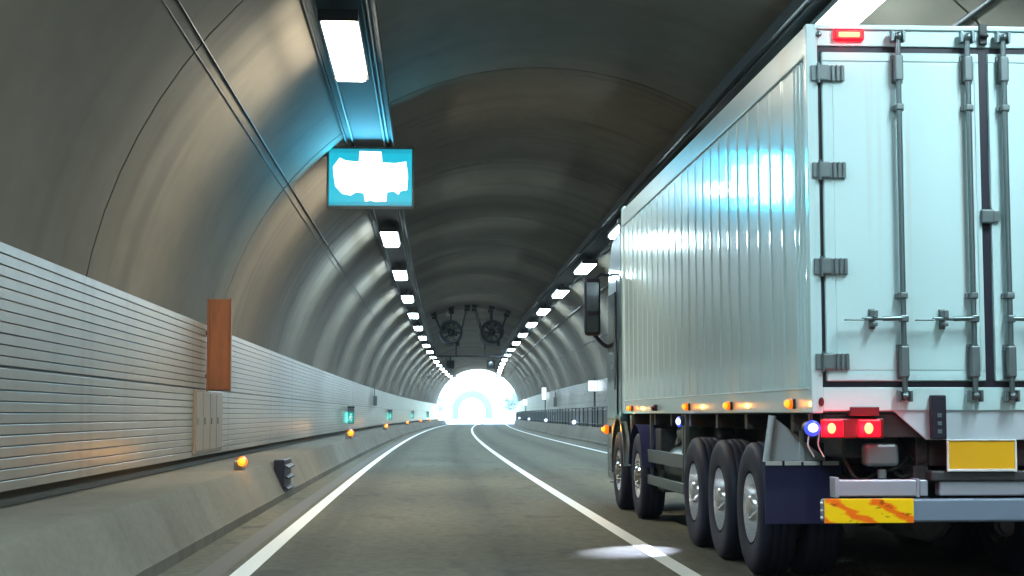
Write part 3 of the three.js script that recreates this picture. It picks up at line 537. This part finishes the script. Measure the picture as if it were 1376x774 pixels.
// fenders, mud flaps, side guard, tanks
for (const sg of [-1, 1]) {
  const X = x => sg * x;
  const fl = T('mud_flap', rbox(X(1.33), X(0.745), 0.435, 0.895, -1.17, -1.155, 0.004), M.flap);
  for (let k = 0; k < 4; k++) T('flap_strip', rbox(X(1.325 - k * 0.145), X(1.20 - k * 0.145), 0.876, 0.908, -1.154, -1.140, 0.004), M.white, fl);
  const tri = new THREE.Shape([[1.285, 1.235], [1.245, 1.235], [0.86, 0.93], [0.86, 0.91], [1.33, 0.91]].map(([a, b]) => new THREE.Vector2(X(a), b)));
  const fp = T('fender_plate', new THREE.ExtrudeGeometry(tri, { depth: 0.012, bevelEnabled: false }).translate(0, 0, -1.19), M.hanger);
  T('fender_bar', rod([X(1.315), 0.90, -1.17], [X(1.265), 1.25, -1.17], 0.03, 8), M.hanger, fp);
  T('fender_strut', box(X(1.06), X(1.03), 0.90, 1.25, -1.175, -1.145), M.hanger, fp);
  // curved fenders over the front pair
  for (const u of [8.5]) {
    const rows = []; for (let i = 0; i <= 14; i++) { const a = Math.PI * (0.06 + 0.88 * i / 14); rows.push([[X(1.31), 0.52 + 0.62 * Math.sin(a), -u - 0.62 * Math.cos(a)], [X(0.95), 0.52 + 0.62 * Math.sin(a), -u - 0.62 * Math.cos(a)]]); }
    T('front_fender', grid(rows, (i, j) => [i * 0.1, j * 0.3]), M.flap);
  }
  const g = T('side_guard', [box(X(1.20), X(1.17), 0.45, 1.26, -8.0, -7.94), box(X(1.20), X(1.17), 0.45, 1.26, -5.72, -5.66)], M.galv);
  for (const [a, c] of [[0.70, 0.85], [0.44, 0.55]]) T('guard_rail', rbox(X(1.235), X(1.201), a, c, -8.05, -5.45, 0.008), M.galv, g);
  T('guard_post', rbox(X(1.225), X(1.17), 0.42, 1.27, -5.44, -5.36, 0.01), M.steel, g);
  T('fuel_tank', [lathe([[0, -0.72], [0.2, -0.70], [0.26, -0.64], [0.27, 0], [0.26, 0.64], [0.2, 0.70], [0, 0.72]], 28).rotateX(Math.PI / 2).translate(X(0.86), 0.66, -6.8)], M.steel);
  T('air_cylinder', [-0.0, 0.27].map(d => lathe([[0, -0.42], [0.08, -0.41], [0.12, -0.35], [0.12, 0.35], [0.08, 0.41], [0, 0.42]], 20).rotateX(Math.PI / 2).translate(X(0.98 - d), 1.06, -6.3)), M.galv);
  T('hose', tube([[X(1.1), 1.1, -5.9], [X(1.14), 0.98, -6.1], [X(1.12), 0.94, -6.5], [X(1.0), 1.1, -6.9]], 0.02, 24, 6), M.cable);
  T('battery_box', rbox(X(1.15), X(0.6), 0.62, 1.1, -7.9, -7.5, 0.02), M.chassis);
  T('tool_box', rbox(X(1.12), X(0.62), 0.36, 0.66, -8.0, -7.55, 0.03), M.steel);
}
// rear: tail lamps, hanging panel, plate, bumper
{
  T('tail_beam', [rbox(-1.16, 1.16, 1.10, 1.262, -0.16, -0.08, 0.01)], M.chassis);
  for (const sg of [-1, 1]) {
    const X = x => sg * x;
    const tl = T('tail_lamp', rbox(X(1.18), X(0.745), 1.095, 1.235, -0.075, -0.02, 0.015), M.darkred);
    for (const [x, r] of [[1.118, 0.058], [0.86, 0.062]]) {
      T('lens', [rbox(X(x - 0.085), X(x + 0.07), 1.105, 1.225, -0.03, -0.006, 0.012)], M.red, tl);
      T('bulb', new THREE.SphereGeometry(r * 0.62, 16, 10).scale(0.8, 1, 0.5).translate(X(x), 1.165, -0.002), M.redcore, tl);
      const p = new THREE.PointLight(C(1, 0.02, 0.05), 0.013); p.name = 'tail_glow'; p.position.set(X(x), 1.165, 0.12); p.castShadow = true; truck.add(p);
    }
    T('lamp_shelf', rbox(X(0.99), X(0.785), 1.25, 1.312, -0.05, 0.006, 0.006), M.darkred);
    T('sill_reflector', new THREE.CylinderGeometry(0.026, 0.026, 0.01, 20).scale(0.7, 1, 1.2).rotateX(Math.PI / 2).translate(X(1.19), 1.345, 0.01), M.darkred);
  }
  const wl = T('work_lamp', [rod([-1.245, 1.165, -0.14], [-1.245, 1.165, -0.03], 0.05, 16), box(-1.255, -1.235, 1.20, 1.27, -0.10, -0.06)], M.darkmetal);
  T('lens', new THREE.SphereGeometry(0.058, 16, 12).scale(1, 0.95, 0.4).translate(-1.245, 1.165, -0.028), M.blueglow, wl); T('bulb', new THREE.SphereGeometry(0.036, 16, 12).scale(1, 0.85, 0.5).translate(-1.245, 1.168, -0.012), M.bluewhite, wl);
  for (const dx of [0, 0.07]) T('wire', tube([[-1.26 + dx, 1.14, -0.05], [-1.27 + dx, 1.05, -0.06], [-1.22 + dx, 0.97, -0.1]], 0.006, 14, 5), M.white, wl);
  let p = new THREE.SpotLight(C(0.55, 0.62, 1), 0.6, 0, 1.0, 0.8); p.name = 'work_lamp_light'; p.position.set(-1.245, 1.165, 0.03); p.target.position.set(-1.5, 0.4, 0.9); p.castShadow = true; truck.add(p, p.target);
  const wl2 = T('side_lamp', [rod([-1.22, 1.20, -5.42], [-1.27, 1.19, -5.42], 0.05, 16), box(-1.23, -1.21, 1.22, 1.27, -5.46, -5.40)], M.darkmetal);
  T('lens', new THREE.SphereGeometry(0.05, 16, 12).scale(0.6, 1.1, 0.8).translate(-1.275, 1.185, -5.41), M.blueglow, wl2); T('bulb', new THREE.SphereGeometry(0.032, 16, 12).scale(0.8, 1.1, 1).translate(-1.29, 1.188, -5.385), M.bluewhite, wl2);
  p = new THREE.SpotLight(C(0.66, 0.74, 1), 7, 0, 0.26, 0.7); p.name = 'side_lamp_light'; p.position.set(-1.36, 1.15, -5.35); p.target.position.set(2.0 - TX, 0, -14.7 - TZ); p.castShadow = true; truck.add(p, p.target);
  const hp = new THREE.Shape([[-0.68, 1.283], [0.68, 1.283], [0.46, 1.088], [-0.455, 1.088]].map(a => new THREE.Vector2(...a)));
  T('rear_valance', new THREE.ExtrudeGeometry(hp, { depth: 0.012, bevelEnabled: true, bevelSize: 0.003, bevelThickness: 0.003, bevelSegments: 1 }).translate(0, 0, -0.03), M.hanger);
  const cb = T('rear_camera_box', rbox(-0.438, -0.335, 1.09, 1.392, 0.0, 0.06, 0.01), M.gasket);
  for (let k = 0; k < 3; k++) T('vent_slot', box(-0.40, -0.372, 1.13 + k * 0.055, 1.158 + k * 0.055, 0.055, 0.066), M.galv, cb);
  const np = T('number_plate', rbox(-0.305, 0.16, 0.884, 1.080, -0.02, -0.008, 0.004), M.plate);
  T('plate_frame', [rbox(-0.317, 0.172, 0.868, 0.886, -0.022, 0.0, 0.004), rbox(-0.317, 0.172, 1.078, 1.087, -0.022, 0.0, 0.004), rbox(-0.317, -0.304, 0.886, 1.078, -0.022, 0.0, 0.004), rbox(0.159, 0.172, 0.886, 1.078, -0.022, 0.0, 0.004)], M.plateframe, np);
  T('plate_bracket', rbox(-0.42, 0.28, 0.80, 0.872, -0.16, -0.03, 0.015), M.chassis);
  const bm = T('rear_bumper', rbox(-1.175, 1.175, 0.522, 0.682, -0.14, -0.03, 0.02), M.bumper);
  const st = T('bumper_step', [rbox(-1.07, -0.52, 0.698, 0.812, -0.16, -0.04, 0.012), rbox(-1.095, -1.065, 0.69, 0.83, -0.17, -0.03, 0.006), rbox(-0.525, -0.505, 0.69, 0.82, -0.17, -0.03, 0.006), rbox(-0.50, -0.44, 0.70, 0.81, -0.16, -0.05, 0.01)], M.stepmetal);
  T('bumper_step', [rbox(-0.36, 1.07, 0.70, 0.80, -0.16, -0.05, 0.012)], M.stepmetal);
  for (const x of [-0.46, 0.46]) T('bumper_arm', box(x - 0.05, x + 0.05, 0.60, 0.90, -0.4, -0.15), M.chassis, bm);
  for (const sg of [-1, 1]) {
    const pa = sg < 0 ? -1.173 : 0.553, pb = sg < 0 ? -0.553 : 1.173;
    T('reflector_plate', rbox(pa, pb, 0.519, 0.685, -0.03, -0.018, 0.003), M.sheeting);
    T('stud_strip', [0, 1, 2].map(k => new THREE.SphereGeometry(0.011, 8, 6).translate(sg * 1.185, 0.555 + k * 0.05, -0.05)), M.white, bm);
  }
}
// cab
{
  const s = new THREE.Shape();     // side profile: x = forward distance, y = height; wheel arch cut from the sill
  s.moveTo(10.28, 1.05); s.lineTo(10.28, 3.30); s.quadraticCurveTo(10.30, 3.62, 10.55, 3.70); s.lineTo(11.20, 3.66); s.quadraticCurveTo(11.62, 3.52, 11.74, 2.85); s.lineTo(11.90, 1.90); s.lineTo(11.95, 0.50); s.quadraticCurveTo(11.9, 0.34, 11.7, 0.34); s.lineTo(11.06, 0.36);
  s.absarc(10.40, 0.56, 0.66, -0.2, Math.PI * 0.62, false); s.lineTo(10.28, 1.20);
  const c = T('cab', new THREE.ExtrudeGeometry(s, { depth: 2.40, bevelEnabled: true, bevelSize: 0.05, bevelThickness: 0.04, bevelSegments: 4, curveSegments: 20 }).rotateY(Math.PI / 2).translate(-1.20, 0, 0), M.cabpaint);
  T('roof_deflector', [rbox(-1.05, 1.05, 3.66, 3.93, -11.2, -10.35, 0.12)], M.cabpaint, c);
  for (const sg of [-1, 1]) {
    const X = x => sg * x, e = 1.246;
    T('side_window', rbox(X(e), X(e + 0.012), 2.15, 2.95, -11.62, -10.85, 0.05), M.glass, c);
    const d = T('door', rbox(X(e - 0.004), X(e + 0.006), 1.20, 2.12, -11.78, -10.72, 0.006), M.cabpaint, c);
    T('door_seam', [box(X(e), X(e + 0.010), 1.2, 3.1, -10.715, -10.700), box(X(e), X(e + 0.010), 1.185, 1.20, -11.8, -10.70)], M.gasket, c);
    T('door_handle', rbox(X(e), X(e + 0.05), 1.88, 1.94, -10.98, -10.80, 0.012), M.chrome, c);
    T('side_fairing', rbox(X(1.17), X(1.258), 1.0, 3.78, -10.36, -10.17, 0.03), M.cabpaint, c);
    T('grab_bar', rod([X(1.285), 1.6, -10.66], [X(1.285), 2.6, -10.66], 0.014, 8), M.chrome, c);
    T('arch_trim', (() => { const rows = []; for (let i = 0; i <= 16; i++) { const a = -0.15 + (Math.PI + 0.1) * i / 16; rows.push([[X(1.20), 0.56 + 0.66 * Math.sin(a), -10.40 - 0.66 * Math.cos(a)], [X(1.29), 0.56 + 0.64 * Math.sin(a), -10.40 - 0.64 * Math.cos(a)], [X(1.29), 0.56 + 0.71 * Math.sin(a), -10.40 - 0.71 * Math.cos(a)]]); } return grid(rows, (i, j) => [i * 0.1, j * 0.1], 0.5); })(), M.galv, c);
    T('step', [rbox(X(1.25), X(0.95), 0.40, 0.46, -11.7, -11.15, 0.01), rbox(X(1.25), X(0.95), 0.72, 0.78, -11.7, -11.15, 0.01)], M.galv, c);
    T('stack_post', rbox(X(1.22), X(1.16), 0.62, 1.26, -9.62, -9.50, 0.015), M.chrome);
    // mirror on its two arms
    const m = T('mirror', rbox(X(1.37), X(1.60), 2.38, 3.20, -11.72, -11.55, 0.05), M.gasket);
    T('mirror_glass', rbox(X(1.395), X(1.575), 2.72, 3.14, -11.552, -11.543, 0.004), M.mirror, m);
    T('mirror_glass', rbox(X(1.395), X(1.575), 2.42, 2.66, -11.552, -11.543, 0.004), M.mirror, m);
    for (const tg of [tube([[X(1.22), 3.24, -11.66], [X(1.36), 3.26, -11.66], [X(1.46), 3.17, -11.64]], 0.022, 12, 8), tube([[X(1.22), 2.22, -11.66], [X(1.30), 2.24, -11.66], [X(1.46), 2.40, -11.64]], 0.03, 12, 8)]) T('mirror_arm', tg, M.gasket, m);
    const fm = T('front_marker', rbox(X(1.24), X(1.27), 1.0, 1.10, -11.64, -11.50, 0.01), M.darkmetal, c);
    const rl = T('roof_lamp', [rod([X(1.20), 3.86, -10.6], [X(1.20), 3.74, -10.6], 0.02, 8), rbox(X(1.14), X(1.245), 3.85, 3.93, -10.66, -10.52, 0.02)], M.darkmetal, c);
    if (sg < 0) {
      const lens = T('marker_lens', new THREE.SphereGeometry(0.065, 14, 10).scale(0.8, 1, 1).translate(-1.30, 1.05, -11.56), M.amber); T('bulb', new THREE.SphereGeometry(0.035, 12, 8).translate(-1.34, 1.05, -11.53), M.ambercore, lens);
      const p = new THREE.PointLight(C(1, 0.4, 0.05), 0.05); p.name = 'marker_glow'; p.position.set(-1.5, 1.05, -11.5); p.castShadow = true; truck.add(p);
    }
  }
}
// ---------------------------------------------------------------- beyond the mouth: hills, second portal, trees
const PS = 456;
const ground = (x, s) => {
  const d = Math.abs(x - CX), n = fbm((x + 400) / 800, (s + 100) / 1200, 24, 36, 4, 5);
  const side = THREE.MathUtils.smoothstep(d, 10, 60) * (11 + 9 * n);
  const far = THREE.MathUtils.smoothstep(s, 700, 1300) * 16 * n;
  return -0.06 + side * THREE.MathUtils.smoothstep(s, S1 - 2, S1 + 30) + far;
};
{
  const pos = [], uv = [], idx = [], xs = [], ss = [];
  for (let x = -150; x <= 150; x += Math.abs(x - CX) < 24 ? 1.5 : 6) xs.push(x);
  for (let s = S1 + 0.5; s <= 1400; s += s > 420 && s < 540 ? 2 : 6) ss.push(s);
  for (const s of ss) for (const x of xs) { pos.push(...at(x, ground(x, s), s)); uv.push(x, s); }
  const n = xs.length; for (let i = 0; i + 1 < ss.length; i++) for (let j = 0; j + 1 < n; j++) { const a = i * n + j; idx.push(a, a + 1, a + n, a + 1, a + n + 1, a + n); }
  const g = new THREE.BufferGeometry(); g.setAttribute('position', new THREE.Float32BufferAttribute(pos, 3)); g.setAttribute('uv', new THREE.Float32BufferAttribute(uv, 2)); g.setIndex(idx); g.computeVertexNormals();
  structure('hills', g, M.grass, 'sunlit green hills around the road beyond the tunnel mouth');
  const t = thing('road_arch', 'pale concrete arch spanning the road beyond the tunnel mouth', 'arch', at(CX, 0, PS));
  const ring = (r, w, foot, k = 24) => { const p = [[-r, foot]]; for (let i = 0; i <= k; i++) { const a = Math.PI * (1 - i / k); p.push([r * Math.cos(a), w + r * Math.sin(a)]); } p.push([r, foot]); return p; };
  const o = new THREE.Shape(); ring(5.7, 2.4, -0.3).forEach((p, i) => i ? o.lineTo(...p) : o.moveTo(...p)); ring(4.0, 2.2, -0.3).reverse().forEach(p => o.lineTo(...p));
  mesh('collar', new THREE.ExtrudeGeometry(o, { depth: 5, bevelEnabled: true, bevelSize: 0.1, bevelThickness: 0.1, bevelSegments: 2 }).translate(0, 0, -4), M.archstone, t);
  t.rotation.y = heading(PS);
}
function tree(x, s, h, label) {
  const y = ground(x, s), o = thing('broadleaf_tree', label, 'tree', at(x, y - 0.1, s), 'trees beyond the tunnel mouth');
  const trunk = [rod([0, 0, 0], [0.1, h * 0.5, 0], 0.16, 8, 0.09), ...[0, 1, 2, 3].map(k => rod([0.08, h * (0.3 + 0.05 * k), 0], [Math.cos(k * 1.7) * h * 0.22, h * (0.6 + 0.05 * k), Math.sin(k * 1.7) * h * 0.22], 0.07, 6, 0.02))];
  mesh('trunk', trunk, M.bark, o);
  const pos = [], nor = [], clumps = []; for (let k = 0; k < 16; k++) { const a = rnd() * 6.28, r = Math.sqrt(rnd()) * h * 0.28, cy = h * (0.42 + 0.48 * rnd()); clumps.push([Math.cos(a) * r, cy, Math.sin(a) * r, h * (0.08 + 0.08 * rnd())]); }
  for (let k = 0; k < 1300; k++) {
    const c = clumps[k % 16], v = new THREE.Vector3(rnd() - 0.5, rnd() - 0.5, rnd() - 0.5).normalize().multiplyScalar(c[3] * (0.5 + 0.5 * rnd())).add(new THREE.Vector3(c[0], c[1], c[2]));
    const a = new THREE.Vector3(rnd() - 0.5, rnd() - 0.5, rnd() - 0.5).normalize(), b = new THREE.Vector3(rnd() - 0.5, rnd() - 0.5, rnd() - 0.5).cross(a).normalize(), z = 0.2 + 0.15 * rnd();
    const p = [v.clone().addScaledVector(a, z), v.clone().addScaledVector(b, z * 0.5), v.clone().addScaledVector(a, -z), v.clone().addScaledVector(b, -z * 0.5)], n = a.cross(b);
    for (const i of [0, 1, 2, 0, 2, 3]) { pos.push(p[i].x, p[i].y, p[i].z); nor.push(n.x, n.y, n.z); }
  }
  const g = new THREE.BufferGeometry(); g.setAttribute('position', new THREE.Float32BufferAttribute(pos, 3)); g.setAttribute('normal', new THREE.Float32BufferAttribute(nor, 3)); g.setAttribute('uv', new THREE.Float32BufferAttribute(new Float32Array(pos.length / 3 * 2), 2));
  mesh('crown', g, M.leaf, o);
}
for (const [x, s, h] of [[-11, 300, 7], [-13.5, 330, 8], [-9.5, 372, 7.5], [-10.5, 410, 9], [14, 292, 7.5], [16.5, 325, 8], [14.5, 362, 9], [13, 404, 8], [-8, 452, 7], [13, 450, 7], [-14, 490, 8], [17, 486, 8]]) tree(x, s, h, 'leafy green tree on the slope beyond the tunnel mouth');

renderer.render(scene, camera);
